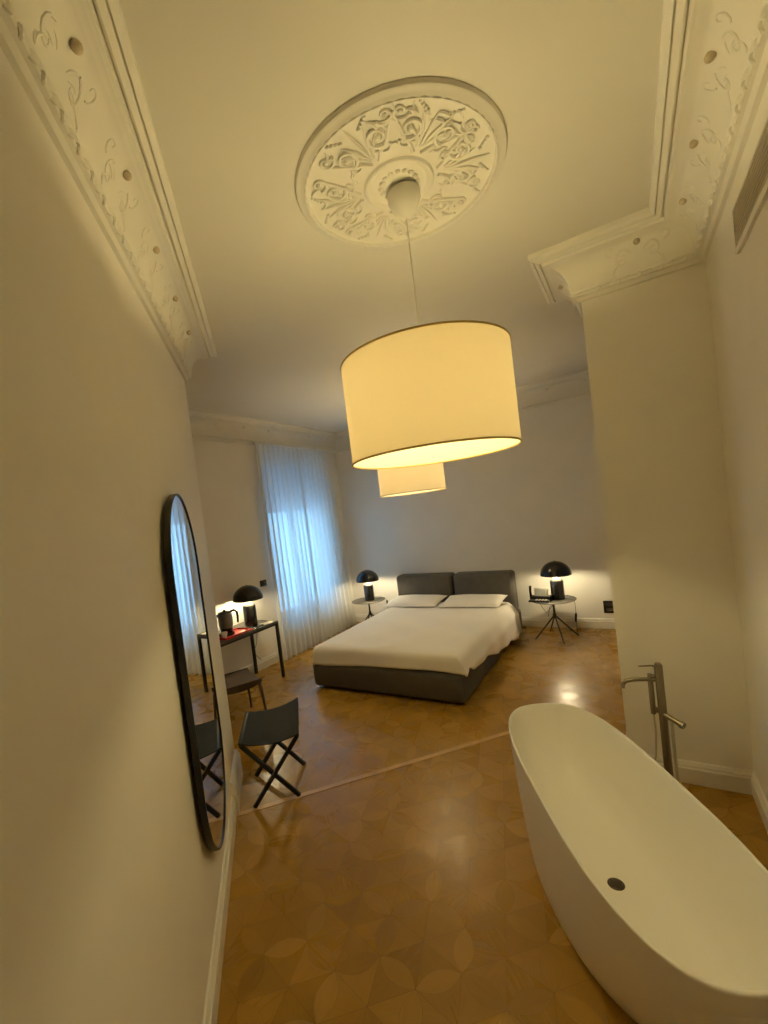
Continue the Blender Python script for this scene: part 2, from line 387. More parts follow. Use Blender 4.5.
# ceiling rose ---------------------------------------------------------
RC = Vector((-.398*S, 1.006*S))
rose = thing('ceiling_rose', 'large round plaster ceiling rose with raised acanthus scrolls above the pendant lamp', 'ceiling rose', (RC.x, RC.y, H))
bm = B()
lathe(bm, [(.0, 0), (.505, 0), (.505, -.006), (.500, -.016), (.491, -.020), (.480, -.021), (.472, -.026), (.462, -.030), (.454, -.026), (.450, -.014), (.440, -.011), (.40, -.009), (.19, -.011), (.172, -.016), (.164, -.026), (.154, -.028), (.146, -.022), (.135, -.016), (.09, -.016), (0, -.016)], 72)
build('moulded_disc', bm, white_plaster, rose, angle=28); rose.scale = (.945, .945, 1)
bm = B()
def fnr(x, y): return Vector((x, y, -.0135))
for k in range(6):
    a0 = k*PI/3 + .35 + random.uniform(-.1, .1)
    ca, sa = math.cos(a0), math.sin(a0)
    def f(x, y, ca=ca, sa=sa): return Vector((x*ca-y*sa, x*sa+y*ca, -.014))
    # central palm spray
    for q in range(-2, 3):
        pts, r = leaf_pts(f, .22, q*.008, q*.17, .20-.02*abs(q)+random.uniform(-.03, .01), q*.2, 9); r = [x*.42 for x in r]; tube(bm, pts, r, 5)
    for sg in (-1, 1):
        pts, r = curl(f, .30, sg*.085, .055, PI if sg > 0 else PI, 1.25, .0105, 18, sg); tube(bm, pts, r, 6)
        pts, r = curl(f, .36, sg*.16, .042, -sg*PI/2, 1.1, .008, 16, -sg); tube(bm, pts, r, 6)
        pts, r = curl(f, .235, sg*.075, .032, sg*PI/2, 1.1, .007, 14, sg); tube(bm, pts, r, 6)
        tube(bm, [f(.19, sg*.02), f(.225, sg*.05), f(.25, sg*.09), f(.30, sg*.14), f(.33, sg*.17)], [.009,.009,.008,.007,.005], 6)
        for q in range(9):
            rr = random.uniform(.23, .40); th = sg*random.uniform(.12, .5)
            pts, r = leaf_pts(f, rr*math.cos(th), rr*math.sin(th), random.uniform(0, 2*PI), random.uniform(.035, .07), random.choice((-.9, .9)), 6); tube(bm, pts, r, 5)
        ball(bm, f(.30, sg*.085), .016, 1, 1, .8, 8, 6); ball(bm, f(.36, sg*.16), .013, 1, 1, .8, 8, 6)
        for q in range(4): ball(bm, f(.385+.01*q, sg*(.05+.016*q)), .009, 1, 1, .8, 6, 5)
build('acanthus_relief', bm, white_plaster, rose)
bm = B()
for k in range(16):
    a = k*PI/8; M = Matrix.Rotation(a, 3, 'Z')
    ball(bm, (.088*math.cos(a), .088*math.sin(a), -.018), .017, .75, .85, .6, 10, 6, M)
build('leaf_collar', bm, white_plaster, rose)
bm = B(); nb_ = 480; tube(bm, [(.457*math.cos(2*PI*k/nb_), .457*math.sin(2*PI*k/nb_), -.027) for k in range(nb_)], [.0045+.004*abs(math.sin(PI*k/8)) for k in range(nb_)], 6, closed=True)
build('beading', bm, white_plaster, rose)

# pendant lamps ---------------------------------------------------------
def bulb(parent, loc, r, m):
    bm = B(); ball(bm, loc, r, 1, 1, 1.1, 20, 14); return build('bulb', bm, m, parent)
bulb_pend = emit('warm_bulb_glow', (1.0, .80, .365), 300)
bulb_pend2 = emit('warm_bulb_glow_far', (1.0, .79, .42), 310)
def pendant(x, y, zt, zb, R, label, bm_mat, rcan=.078):
    root = thing('pendant_lamp', label, 'pendant lamp', (x, y, H))
    bm = B(); t = .0025
    lathe(bm, [(R, zb-H), (R, zt-H), (R-t, zt-H), (R-t, zb-H)], 96, close=True); sh = build('lamp_shade', bm, shade_m, root, angle=50)
    for zz in (zb, zt):
        bm = B(); tube(bm, [(R*math.cos(a)*.999, R*math.sin(a)*.999, zz-H) for a in [2*PI*k/96 for k in range(96)]], .0045, 6, closed=True); build('shade_trim', bm, gold_m, sh)
    zm = zt-.015-H
    bm = B()
    for k in range(3):
        a = k*2*PI/3+.4; tube(bm, [(0, 0, zm), (R*.98*math.cos(a), R*.98*math.sin(a), zt-H-.006)], .003, 6)
    build('spider', bm, white_cable, root)
    bm = B(); lathe(bm, [(0, zm+.03), (.008, zm+.03), (.02, zm+.015), (.022, zm-.035), (.018, zm-.04), (.018, zm-.115), (0, zm-.115)], 20); build('bulb_socket', bm, white_cable, root)
    bulb(root, (0, 0, zm-.16), .05, bm_mat)
    bm = B(); tube(bm, [(0, 0, -.03), (0, 0, zm+.03)], .0035, 8); build('cord', bm, white_cable, root)
    bm = B(); lathe(bm, [(0, 0), (rcan*.80, 0), (rcan, -.012), (rcan*.99, -.04), (rcan*.66, -.095), (rcan*.22, -.125), (0, -.13)], 32); build('ceiling_cup', bm, white_plaster, root)
    return root
PX, PY = -.775, 2.005
p1 = pendant(PX, PY, 1.371*S, 1.137*S, .393, 'big cream drum pendant lamp hanging close by under the ceiling rose', bulb_pend)
p1.location.z = H-.022
pendant(-1.155*S, 2.55*S, 1.36*S, 1.105*S, .40, 'drum pendant lamp farther off above the bed, seen small below the near drum shade', bulb_pend2)

# bathtub ------------------------------------------------------------------
def superloop(a, b, n, seg, z, ox=0):
    out = []
    for k in range(seg):
        t = 2*PI*k/seg; c, s = math.cos(t), math.sin(t)
        out.append(Vector((ox+a*math.copysign(abs(c)**(2/n), c), b*math.copysign(abs(s)**(2/n), s), z)))
    return out
def loft(bm, loops, cap0=True, cap1=True):
    R = [[bm.verts.new(p) for p in l] for l in loops]; n = len(R[0])
    for A_, B_ in zip(R, R[1:]):
        for k in range(n): bm.faces.new((A_[k], A_[(k+1)%n], B_[(k+1)%n], B_[k]))
    if cap0: bm.faces.new(R[0][::-1])
    if cap1: bm.faces.new(R[-1])
tub = thing('bathtub', 'white freestanding oval bathtub in the lower right corner on the parquet', 'bathtub', (-.214, 2.215, 0), -1.078)
bm = B(); a, b, zr = .885, .318, .57; n = 128
ls = []
for f_, zz, fb in ((.72,0,.955), (.735,.004,.963), (.75,.03,.97), (.82,.12,.983), (.885,.25,.992), (.94,.38,.997), (.975,.48,1.0), (.994,.55,1.0)):
    ls.append(superloop(a*f_, b*fb, 2.9-2.6*(1-f_), n, zz, -.08*(1-f_)/.28))
for f_, zz, fb in ((1.0,.563,1.0), (.998,.5685,.997), (.995,zr,.992), (.989,zr,.977), (.984,.5685,.965), (.981,.56,.958), (.965,.48,.935), (.93,.36,.89), (.87,.25,.82), (.77,.165,.70), (.62,.13,.54), (.40,.120,.34), (.15,.116,.12)):
    ls.append(superloop(a*f_, b*fb, 2.9-.5*(1-f_), n, zz))
loft(bm, ls, True, True)
build('tub_shell', bm, bath_m, tub, angle=60)
bm = B(); dl = Vector((-.106*S, 1.112*S))
lathe(bm, [(0, .126), (.018, .126), (.0255, .1235), (.027, .120), (.033, .119), (.036, .1165), (.036, .1160), (0, .1150)], 32, (.02, -.01, 0)); drain = build('drain', bm, noisy(mat('dark_drain_metal', (.1,.08,.06), .35, .8), (.1,.08,.065), .05, 40), tub)

# freestanding bath mixer -----------------------------------------------------
mx, my = .045, 2.93
mixer = thing('bath_mixer', 'brushed steel floor standing bath mixer behind the tub by the pier', 'bath faucet', (mx, my, 0))
bm = B(); tube(bm, [(0,0,0), (0,0,.90)], .021, 20); tube(bm, [(0,0,.90), (0,0,.915)], [.021,.016], 20); build('column', bm, chrome, mixer)
bm = B(); lathe(bm, [(0,0), (.05,0), (.05,.01), (.02,.014), (0,.014)], 28); build('base_plate', bm, chrome, mixer)
bm = B(); tube(bm, [(-.044,-.004,.82), (-.044,-.004,.62)], .014, 14); tube(bm, [(-.044,-.004,.85), (-.044,-.004,.82)], [.012,.014], 14); tube(bm, [(-.044,-.004,.84),(0,0,.84)], .009, 10); tube(bm, [(-.044,-.004,.64),(0,0,.64)], .009, 10); build('hand_shower', bm, chrome, mixer)
bm = B(); tube(bm, [(0,-.005,.82), (-.06,-.012,.822), (-.12,-.02,.818), (-.165,-.025,.806), (-.180,-.027,.785), (-.183,-.028,.765)], .0115, 12); build('spout', bm, chrome, mixer)
bm = B(); tube(bm, [(0,0,.895), (-.035,-.004,.90), (-.095,-.01,.893)], [.006,.005,.004], 8); build('lever', bm, chrome, mixer)
bm = B(); tube(bm, [(-.045,.03,.64), (.075,-.06,.60)], .014, 14); tube(bm, [(.075,-.06,.60), (.088,-.07,.596)], .019, 16); build('valve_bar', bm, chrome, mixer)
bm = B(); tube(bm, [(.038,-.035,.60),(.036,-.036,.52),(.036,-.036,.4),(.040,-.036,.25),(.046,-.032,.12),(.03,-.01,.02)], .0085, 8); build('hose', bm, noisy(mat('steel_hose', (.6,.56,.46), .35, .7), (.6,.56,.46), .1, 200), mixer)
bm = B(); tube(bm, [(-.044,-.004,.62),(-.042,.0,.5),(-.055,.0,.36),(-.10,.0,.22),(-.12,.02,.12),(-.07,.03,.03),(0,.03,.012)], .005, 8); build('hose', bm, bpy.data.materials['steel_hose'], mixer)

# air vent on the right wall ---------------------------------------------------
vent = thing('air_vent', 'long louvred air vent grille high on the right wall beneath the cornice', 'air vent', (XR, 1.9, 2.96))
yv0, yv1, zv = -1.35, .64, .075
bm = B(); box(bm, -.006, yv0, -zv, 0, yv1, zv); build('vent_backing', bm, vent_dark, vent, smooth=False)
bm = B()
for a in ((yv0-.02, yv0, -zv-.02, zv+.02), (yv1, yv1+.02, -zv-.02, zv+.02), (yv0, yv1, -zv-.03, -zv), (yv0, yv1, zv, zv+.02)):
    box(bm, -.014, a[0], a[2], 0, a[1], a[3], .002)
build('vent_frame', bm, trim_m, vent, smooth=False)
bm = B()
for k in range(9):
    zz = -zv+.004+k*.0168; box(bm, -.014, yv0, zz, -.006, yv1, zz+.006)
for k in range(40):
    yy = yv0+.02+k*.0495; box(bm, -.010, yy, -zv, -.006, yy+.003, zv)
build('vent_slats', bm, vent_m, vent, smooth=False)

# wall mirror --------------------------------------------------------------------
def capsule(w_, h_, n=24):
    r = w_/2; pts = []
    for k in range(n+1): a = PI*k/n; pts.append((r*math.cos(a), h_/2-r+r*math.sin(a)))
    for k in range(n+1): a = PI+PI*k/n; pts.append((r*math.cos(a), -(h_/2-r)+r*math.sin(a)))
    return pts
MS, MZ, MW, MH = 2.45, 1.265, .84, 1.84
TILT = math.radians(1.2); mp = lw(MS, .013)
mir = thing('wall_mirror', 'tall pill shaped mirror in a black frame hanging on the left wall', 'mirror', (mp[0], mp[1], MZ), math.atan2(dv.y, dv.x)+TILT)
# local x runs along the wall, local -y points into the room
def cap_ring(bm, o, i, y0, y1):
    V_ = [[bm.verts.new((x, y, z_)) for x, z_ in c] for c, y in ((o, y0), (o, y1), (i, y1), (i, y0))]; n = len(o)
    for a_ in range(4):
        P_, Q_ = V_[a_], V_[(a_+1)%4]
        for k in range(n): bm.faces.new((P_[k], P_[(k+1)%n], Q_[(k+1)%n], Q_[k]))
DM = .028
bm = B(); cap_ring(bm, capsule(MW, MH), capsule(MW-.018, MH-.018), 0, -DM); build('mirror_frame', bm, black_metal, mir, angle=30)
bm = B(); pts = capsule(MW-.018, MH-.018)
fr = [bm.verts.new((x, -DM+.006, z_)) for x, z_ in pts]; bk = [bm.verts.new((x, -DM+.012, z_)) for x, z_ in pts]
bm.faces.new(fr); bm.faces.new(bk[::-1])
for k in range(len(pts)): bm.faces.new((fr[k], fr[(k+1)%len(pts)], bk[(k+1)%len(pts)], bk[k]))
build('mirror_glass', bm, mirror_m, mir, smooth=False)

# bed ------------------------------------------------------------------------------
bed = thing('bed', 'low double bed with dark grey upholstered base and two part headboard against the back wall', 'bed', (-2.42, 5.27, 0))
def cushion(bm, x0, y0, z0, x1, y1, z1, r, puff=.0, seg=4):
    g = box(bm, x0, y0, z0, x1, y1, z1, r, seg)
    return g
bm = B(); cushion(bm, -.93, -1.335, .02, .92, 1.36, .325, .06, .0, 4); build('bed_base', bm, leather_m, bed)
for x, y in ((-.8,-1.1), (.8,-1.1), (-.8,1.2), (.8,1.2)):
    bm = B(); box(bm, x-.04, y-.04, 0, x+.04, y+.04, .05); build('foot', bm, black_metal, bed, smooth=False)
bm = B(); cushion(bm, -.85, -1.27, .27, .85, 1.10, .475, .05); build('mattress', bm, sheet_m, bed)
for x0, x1 in ((-.965, -.012), (.012, .895)):
    bm = B(); g = box(bm, x0, 1.10, .30, x1, 1.37, .895, .055, 4)
    hb = build('headboard_cushion', bm, leather_m, bed)
    bm = B(); tube(bm, [(x0+.02, 1.118, .86), ((x0+x1)/2, 1.108, .868), (x1-.02, 1.118, .86)], .004, 6); build('headboard_seam', bm, leather_m, hb)
# duvet: a sheet laid over the mattress, hanging more at the right side with an uneven hem
def duvet():
    bm = B(); nx, ny = 90, 110
    X0, X1, Y0, Y1 = -.87, .875, -1.29, .92
    V_ = {}
    for i in range(nx+1):
        for j in range(ny+1):
            u = i/nx; v = j/ny
            # parameter space: extra cloth either side of the top
            su = -0.17 + u*(X1-X0+.17+.36); sv = -.15 + v*(Y1-Y0+.15)
            x = X0+su; y = Y0+sv; drop = 0; zt = .505
            yn = (y-Y0)/(Y1-Y0)
            hemR = .17+.22*max(0, min(1, yn/.8))**1.3+.02*math.sin(yn*14+1)*min(1, yn*4)-.05*math.exp(-((yn-.03)/.03)**2)
            if x > X1:
                d = (x-X1)/.36; ov = d*hemR; x = X1+.02*math.sin(min(1, ov/.04)*PI/2)+.075*max(0, min(1, ov/.14))+.03*d*max(0, yn)+.016*math.sin(y*13)*d*max(0, min(1, yn*3)); drop = max(drop, ov)
            if x < X0:
                ov = X0-x; x = X0-.012*math.sin(min(1, ov/.03)*PI/2); drop = max(drop, ov*1.0)
            if y < Y0:
                ov = (Y0-y); y = Y0-.02*math.sin(min(1, ov/.05)*PI/2)-.025*ov/.15-.010*math.sin(x*7)*ov/.15; drop = max(drop, ov*1.15*(1-.14*math.sin(x*2.2+.6)))
            edge = min(1, max(0, min(su, X1-X0-su if X1-X0-su > 0 else 0, sv)/.09))
            zt -= .018*(1-edge)**2
            wr = .004*math.sin(x*9+2.1*math.sin(y*3)) + .003*math.sin(y*11+x*5) + .006*math.exp(-((x-.45-.3*y)/.10)**2)*max(0, .3-y)*1.5
            V_[i, j] = bm.verts.new((x, y, zt+wr*edge-drop))
    for i in range(nx):
        for j in range(ny): bm.faces.new((V_[i,j], V_[i+1,j], V_[i+1,j+1], V_[i,j+1]))
    o = build('duvet', bm, sheet_m, None, angle=180, kind='nofix'); md = o.modifiers.new('s', 'SOLIDIFY'); md.thickness = .018; md.offset = -1
    return o
dv_o = duvet(); dv_o.location = (-2.42, 5.27, 0); tag(dv_o, 'white duvet spread flat over the bed, its hem hanging over the right side', 'duvet')
def pillow(x, y, w_, d_, label, tilt=.25):
    bm = B(); nx, ny = 28, 18; top = {}; bot = {}
    for i in range(nx+1):
        for j in range(ny+1):
            u = i/nx*2-1; v = j/ny*2-1; e = (1-abs(u)**3.2)*(1-abs(v)**3); hgt = .054*max(0, e)**.55
            pinch = 1-.07*(1-abs(u))*0
            X = u*w_/2*(1-.05*(1-v*v)*0-.035*(abs(u)**6)*(1-v*v)); Y = v*d_/2*(1-.06*(abs(v)**6)*(1-u*u))
            top[i,j] = bm.verts.new((X, Y, hgt+.004*math.sin(u*6+v*4)*e)); 
            bot[i,j] = top[i,j] if i in (0,nx) or j in (0,ny) else bm.verts.new((X, Y, -hgt*.6))
    for i in range(nx):
        for j in range(ny):
            bm.faces.new((top[i,j], top[i+1,j], top[i+1,j+1], top[i,j+1]))
            bm.faces.new((bot[i,j], bot[i,j+1], bot[i+1,j+1], bot[i+1,j]))
    o = build('pillow', bm, sheet_m, None, angle=80); o.location = (x, y, .552); o.rotation_euler = (tilt*.4, 0, 0)
    return tag(o, label, 'pillow')
pillow(-2.92, 6.06, .86, .52, 'left white pillow lying against the headboard nearer the window')
pillow(-2.02, 6.05, .86, .52, 'right white pillow lying against the headboard nearer the telephone table')

# mushroom lamps ----------------------------------------------------------------------
bulb_side = emit('side_lamp_glow', (1.0, .83, .50), 470)
shade_in = noisy(mat('dome_inside_white', (.8,.78,.7), .5), (.8,.78,.7), .02, 9)
neck_m = noisy(mat('frosted_glass_neck', (.75,.74,.68), .25), (.75,.74,.68), .02, 9)
def mushroom():
    root = thing('table_lamp', '', 'table lamp')
    bm = B(); lathe(bm, [(0,0), (.078,0), (.082,.004), (.082,.243), (.078,.25), (.03,.25), (0,.25)], 36); build('lamp_base', bm, gloss_black, root)
    bm = B(); ball(bm, (0,0,.362), .030, 1, 1, 1.15, 18, 12); build('bulb', bm, bulb_side, root)
    bm = B(); lathe(bm, [(.058,.25), (.056,.262), (.040,.285), (.030,.30), (.026,.318), (0,.32)], 28); build('glass_neck', bm, neck_m, root)
    bm = B(); lathe(bm, [(.006,.31), (.006,.335)], 8); lathe(bm, [(.006,.39), (.006,.50)], 8); build('stem', bm, chrome, root)
    R = .192; pr = []
    for k in range(13): t = k/12*PI/2; pr.append((R*math.cos(t) if k < 12 else 0, .325+.185*math.sin(t)))
    bm = B(); inner = [(r*.975, .325+(z_-.325)*.97) for r, z_ in pr]
    lathe(bm, pr, 48); rim_pts = [pr[0], inner[0]]; lathe(bm, rim_pts, 48)
    bmesh.ops.remove_doubles(bm, verts=bm.verts[:], dist=1e-5)
    dome = build('dome_shade', bm, gloss_black, root, angle=60)
    bm = B(); lathe(bm, inner, 48); build('dome_lining', bm, shade_in, dome, angle=60)
    bm = B(); lathe(bm, [(0,.512), (.006,.512), (.006,.516), (0,.518)], 10); build('finial', bm, gloss_black, dome)
    return root
def place(o, x, y, zz, rz, label, group=None):
    o.location = (x, y, zz); o.rotation_euler = (0, 0, rz); o['label'] = label
    if group: o['group'] = group
    return o
def cord(parent, pts, sw, r=.003, m=cable_m):
    bm = B(); tube(bm, pts, r, 6); c = build('power_cord', bm, m, parent)
    if sw:
        a, b_ = Vector(sw[0]), Vector(sw[1]); bm = B(); tube(bm, [a, a.lerp(b_, .15), a.lerp(b_, .85), b_], [.008,.014,.014,.008], 10); build('cord_switch', bm, black_metal, c)
G = 'black mushroom lamps'
l0 = mushroom(); TZ = .53
copies = [copy_tree(l0), copy_tree(l0)]
place(l0, -.93, 6.26, TZ, 0, 'black mushroom lamp beside the telephone on the right bedside table', G)
cord(l0, [(.08,0,.006), (.15,-.03,.006), (.195,-.06,.0), (.20,-.062,-.05), (.20,-.062,-.22), (.19,-.03,-.35), (.17,.1,-.5), (.15,.4,-.515)], ((.20,-.062,-.17), (.185,-.05,-.29)))
place(copies[0], -3.84, 6.24, TZ, 0, 'black mushroom lamp on the left bedside table between curtain and bed', G)
cord(copies[0], [(.06,.08,.006), (.19,.14,.004), (.245,.13,-.02), (.25,.13,-.1), (.25,.14,-.3), (.2,.3,-.5)], ((.25,.13,-.03), (.25,.13,-.12)))
DZ = .74
place(copies[1], -4.24, 3.93, DZ, 0, 'black mushroom lamp on the desk beneath the black wall plate', G)
cord(copies[1], [(-.06,.06,.006), (-.14,.18,.004), (-.20,.26,.0), (-.215,.27,-.08), (-.21,.27,-.22), (-.19,.22,-.34), (-.23,.17,-.44), (-.25,.24,-.50), (-.22,.30,-.58)], ((-.213,.27,-.04), (-.21,.27,-.17)))

# bedside tables ------------------------------------------------------------------------
def side_table():
    root = thing('bedside_table', '', 'bedside table'); R = .285; z_ = TZ
    bm = B(); lathe(bm, [(0,z_-.014), (R-.012,z_-.014), (R,z_-.008), (R,z_-.002), (R-.003,z_), (0,z_)], 56); build('table_top', bm, table_m, root)
    bm = B(); tube(bm, [(0,0,.29), (0,0,z_-.014)], .014, 12); lathe(bm, [(0,z_-.03), (.07,z_-.022), (.07,z_-.014), (0,z_-.014)], 20); lathe(bm, [(0,.27), (.024,.275), (.024,.33), (0,.335)], 16); build('stem', bm, dark_metal, root)
    for k in range(4):
        a = -1.13+k*PI/2
        bm = B(); tube(bm, [(.012*math.cos(a), .012*math.sin(a), .30), (.275*math.cos(a), .275*math.sin(a), .008)], [.011,.009], 8); ball(bm, (.277*math.cos(a), .277*math.sin(a), .010), .009, 1, 1, .9, 8, 6); build('leg', bm, dark_metal, root)
    return root
st = side_table(); st2 = copy_tree(st)
place(st, -1.0, 6.27, 0, 0, 'round dark bedside table right of the bed carrying lamp and telephone', 'round bedside tables')
place(st2, -3.87, 6.24, 0, .5, 'round dark bedside table in the corner between curtain and bed', 'round bedside tables')
# telephone
ph = thing('telephone', 'dark desk telephone with upright handset and silver display on bedside table', 'telephone', (-1.17, 6.15, TZ), -.1); ph.scale = (1.3, 1.3, 1.3)
bm = B(); box(bm, -.075, -.07, 0, .13, .075, .018, .006); g = box(bm, -.075, -.01, .012, .13, .07, .05, .008); build('phone_base', bm, black_metal, ph)
bm = B(); tube(bm, [(-.065,.01,.02), (-.066,.005,.10), (-.060,.0,.155)], [.018,.017,.019], 10, flat=.65); build('handset', bm, gloss_black, ph)
bm = B(); M = Matrix.Translation((.035,0,.02)) @ Matrix.Rotation(-.35, 4, 'X'); box(bm, -.07, .0, 0, .06, .04, .118, .01, 2, M); disp = build('display_housing', bm, grey_plastic, ph)
bm = B(); box(bm, -.045, -.003, .03, .045, .0, .10, .001, 1, M); build('display', bm, screen_m, disp)
bm = B()
for r_ in range(3):
    for c_ in range(4): box(bm, -.01+c_*.03, -.058+r_*.017, .018, .01+c_*.03, -.047+r_*.017, .023, .001, 1)
build('keypad', bm, grey_plastic, ph)
cord(ph, [(-.05,.07,.01), (-.07,.22,.0), (-.07,.30,-.1), (-.03,.36,-.22), (.02,.40,-.16), (.04,.44,-.13), (-.02,.47,-.18), (-.05,.49,-.30)], None)
# wall plates
def plate(name, loc, label, normal='y', w_=.15, h_=.17):
    root = thing(name, label, 'wall socket', loc); bm = B()
    if normal == 'y': box(bm, -w_/2, -.010, -h_/2, w_/2, 0, h_/2, .003)
    else: box(bm, 0, -w_/2, -h_/2, .012, w_/2, h_/2, .003)
    build('plate', bm, gloss_black, root)
    bm = B()
    for k in (-1, 1):
        if normal == 'y': box(bm, -w_*.32, -.014, k*h_*.2-h_*.14, w_*.32, -.010, k*h_*.2+h_*.14, .002)
        else: box(bm, .012, k*w_*.2-w_*.14, -h_*.3, .016, k*w_*.2+w_*.14, h_*.3, .002)
    build('socket_insert', bm, dark_metal, root); return root
plate('socket_plate', (-.375, YB, .30), 'square black socket plate low on the back wall right of bedside table')
plate('switch_plate', (XW, 4.52, 1.17), 'small black switch plate on the window side wall above desk lamp', 'x', .12, .085)

# curtain -------------------------------------------------------------------------------------
cur = thing('sheer_curtain', 'long white sheer pleated curtain glowing blue in front of the window', 'curtain', (-4.42, 5.54, 0))
bm = B(); box(bm, -.03, -.95, 3.155, .02, .93, 3.175, .003); build('curtain_track', bm, trim_m, cur, smooth=False)

def panel(y0, y1, yb0, yb1, nf, seed):
    random.seed(seed); bm = B(); n = nf*12; rows = 30; ph_ = [random.uniform(-.5, .5) for _ in range(nf+2)]; am = [random.uniform(.65, 1.25) for _ in range(nf+2)]
    V_ = {}
    for i in range(n+1):
        for j in range(rows+1):
            u = i/n; v = j/rows; zz = 3.15*(1-v)+.012*v; fpos = u*nf; k = int(fpos); fr_ = fpos-k
            amp = (am[k]*(1-fr_)+am[min(nf+1, k+1)]*fr_)*(.022+.034*v); ph2 = (ph_[k]*(1-fr_)+ph_[k+1]*fr_)*v
            x = amp*math.sin(2*PI*fpos+ph2*1.6) + .01*math.sin(v*4+u*9)*v; sv = v**1.6
            y = (y0+(y1-y0)*u)*(1-sv)+(yb0+(yb1-yb0)*u)*sv + .012*math.cos(2*PI*fpos*2+ph2)*.5
            V_[i,j] = bm.verts.new((x, y, zz))
    for i in range(n):
        for j in range(rows): bm.faces.new((V_[i,j], V_[i,j+1], V_[i+1,j+1], V_[i+1,j]))
    return build('curtain_panel', bm, curtain_m, cur, angle=180, kind='nofix')
panel(-.95, 0.06, -.92, .08, 9, 3); panel(-.05, .90, -.05, 1.04, 8, 5)
random.seed(11)

# desk ------------------------------------------------------------------------------------------
DX0, DX1, DY0, DY1 = -4.50, -3.98, 2.62, 4.15
desk = thing('desk', 'narrow black metal writing desk under the lamp against the window side wall', 'desk', ((DX0+DX1)/2, (DY0+DY1)/2, 0))
dw, dl_ = (DX1-DX0)/2, (DY1-DY0)/2
bm = B(); box(bm, -dw, -dl_, DZ-.028, dw, dl_, DZ, .003); build('desk_top', bm, table_m, desk, smooth=False)
bm = B()
for a in ((-dw,-dl_,dw,-dl_+.02), (-dw,dl_-.02,dw,dl_), (-dw,-dl_,-dw+.02,dl_), (dw-.02,-dl_,dw,dl_)): box(bm, a[0], a[1], DZ-.05, a[2], a[3], DZ-.028)
build('apron', bm, black_metal, desk, smooth=False)
for x, y in ((-dw,-dl_), (dw-.034,-dl_), (-dw,dl_-.034), (dw-.034,dl_-.034)):
    bm = B(); box(bm, x, y, 0, x+.034, y+.034, DZ-.05, .002); build('leg', bm, black_metal, desk, smooth=False)
# tray, kettle, cup, pad, paper
tray = thing('tray', 'red serving tray with kettle standing on the desk', 'tray', (-4.12, 3.50, DZ), 0)
bm = B(); g = box(bm, -.13, -.21, 0, .13, .21, .006, .003)
build('tray_floor', bm, red_m, tray)
bm = B()
for a in ((-.13,-.21,-.12,.21), (.12,-.21,.13,.21), (-.13,-.21,.13,-.20), (-.13,.20,.13,.21)): box(bm, a[0], a[1], .004, a[2], a[3], .024, .002)
build('tray_rim', bm, red_m, tray)
def packet(x, y, rz, m, label, sz=(.05,.08,.008)):
    bm = B(); box(bm, -sz[0]/2, -sz[1]/2, 0, sz[0]/2, sz[1]/2, sz[2], .003); o = build('sachet', bm, m); o.location = (x, y, DZ+.006); o.rotation_euler = (0,0,rz)
    return tag(o, label, 'sachet', 'sachets on the tray')
packet(-4.07, 3.62, .4, paper_m, 'pale paper sachet lying on the red tray'); 
ket = thing('kettle', 'small steel electric kettle with black handle on the red tray', 'kettle', (-4.17, 3.47, DZ+.006), -.2); ket.scale = (1.22, 1.22, 1.22)
bm = B(); lathe(bm, [(0,0), (.072,0), (.075,.006), (.070,.03), (.05,.034), (0,.034)], 28); build('kettle_base', bm, gloss_black, ket)
bm = B(); lathe(bm, [(0,.034), (.055,.034), (.058,.045), (.060,.07), (0,.07)], 28); build('kettle_foot', bm, gloss_black, ket)
bm = B(); lathe(bm, [(0,.07), (.060,.07), (.066,.10), (.070,.16), (.067,.205), (.062,.215), (0,.215)], 32); tube(bm, [(-.0,-.055,.19), (0,-.085,.205)], [.018,.012], 10); build('kettle_body', bm, noisy(mat('kettle_steel', (.22,.21,.2), .28, .9), (.22,.21,.2), .05, 30), ket)
bm = B(); lathe(bm, [(.062,.215), (.060,.224), (.02,.23), (.012,.236), (.012,.246), (0,.248)], 28); build('kettle_lid', bm, gloss_black, ket)
bm = B(); tube(bm, [(0,.055,.215), (0,.10,.222), (0,.13,.20), (0,.137,.15), (0,.130,.09)], [.010,.011,.012,.011,.009], 10); build('handle', bm, gloss_black, ket)
bm = B(); lathe(bm, [(0,0), (.022,0), (.024,.006), (.036,.055), (.0375,.075), (.0345,.075), (.032,.055), (.02,.012), (0,.010)], 24)
cup = build('cup', bm, bath_m); cup.location = (-4.06, 3.335, DZ+.006); tag(cup, 'small white cup on the tray beside the kettle', 'cup')
bm = B(); box(bm, -.06, -.09, 0, .06, .09, .012, .003); o = build('notepad', bm, gloss_black); o.location = (-4.06, 3.83, DZ); o.rotation_euler = (0,0,.25); tag(o, 'thin black folder lying on the desk by the lamp', 'folder')
bm = B(); box(bm, -.055, -.075, 0, .055, .075, .002); o = build('paper_card', bm, paper_m, smooth=False); o.location = (-4.06, 4.02, DZ); o.rotation_euler = (0,0,-.2); tag(o, 'white paper card on the desk beside the folder', 'card')

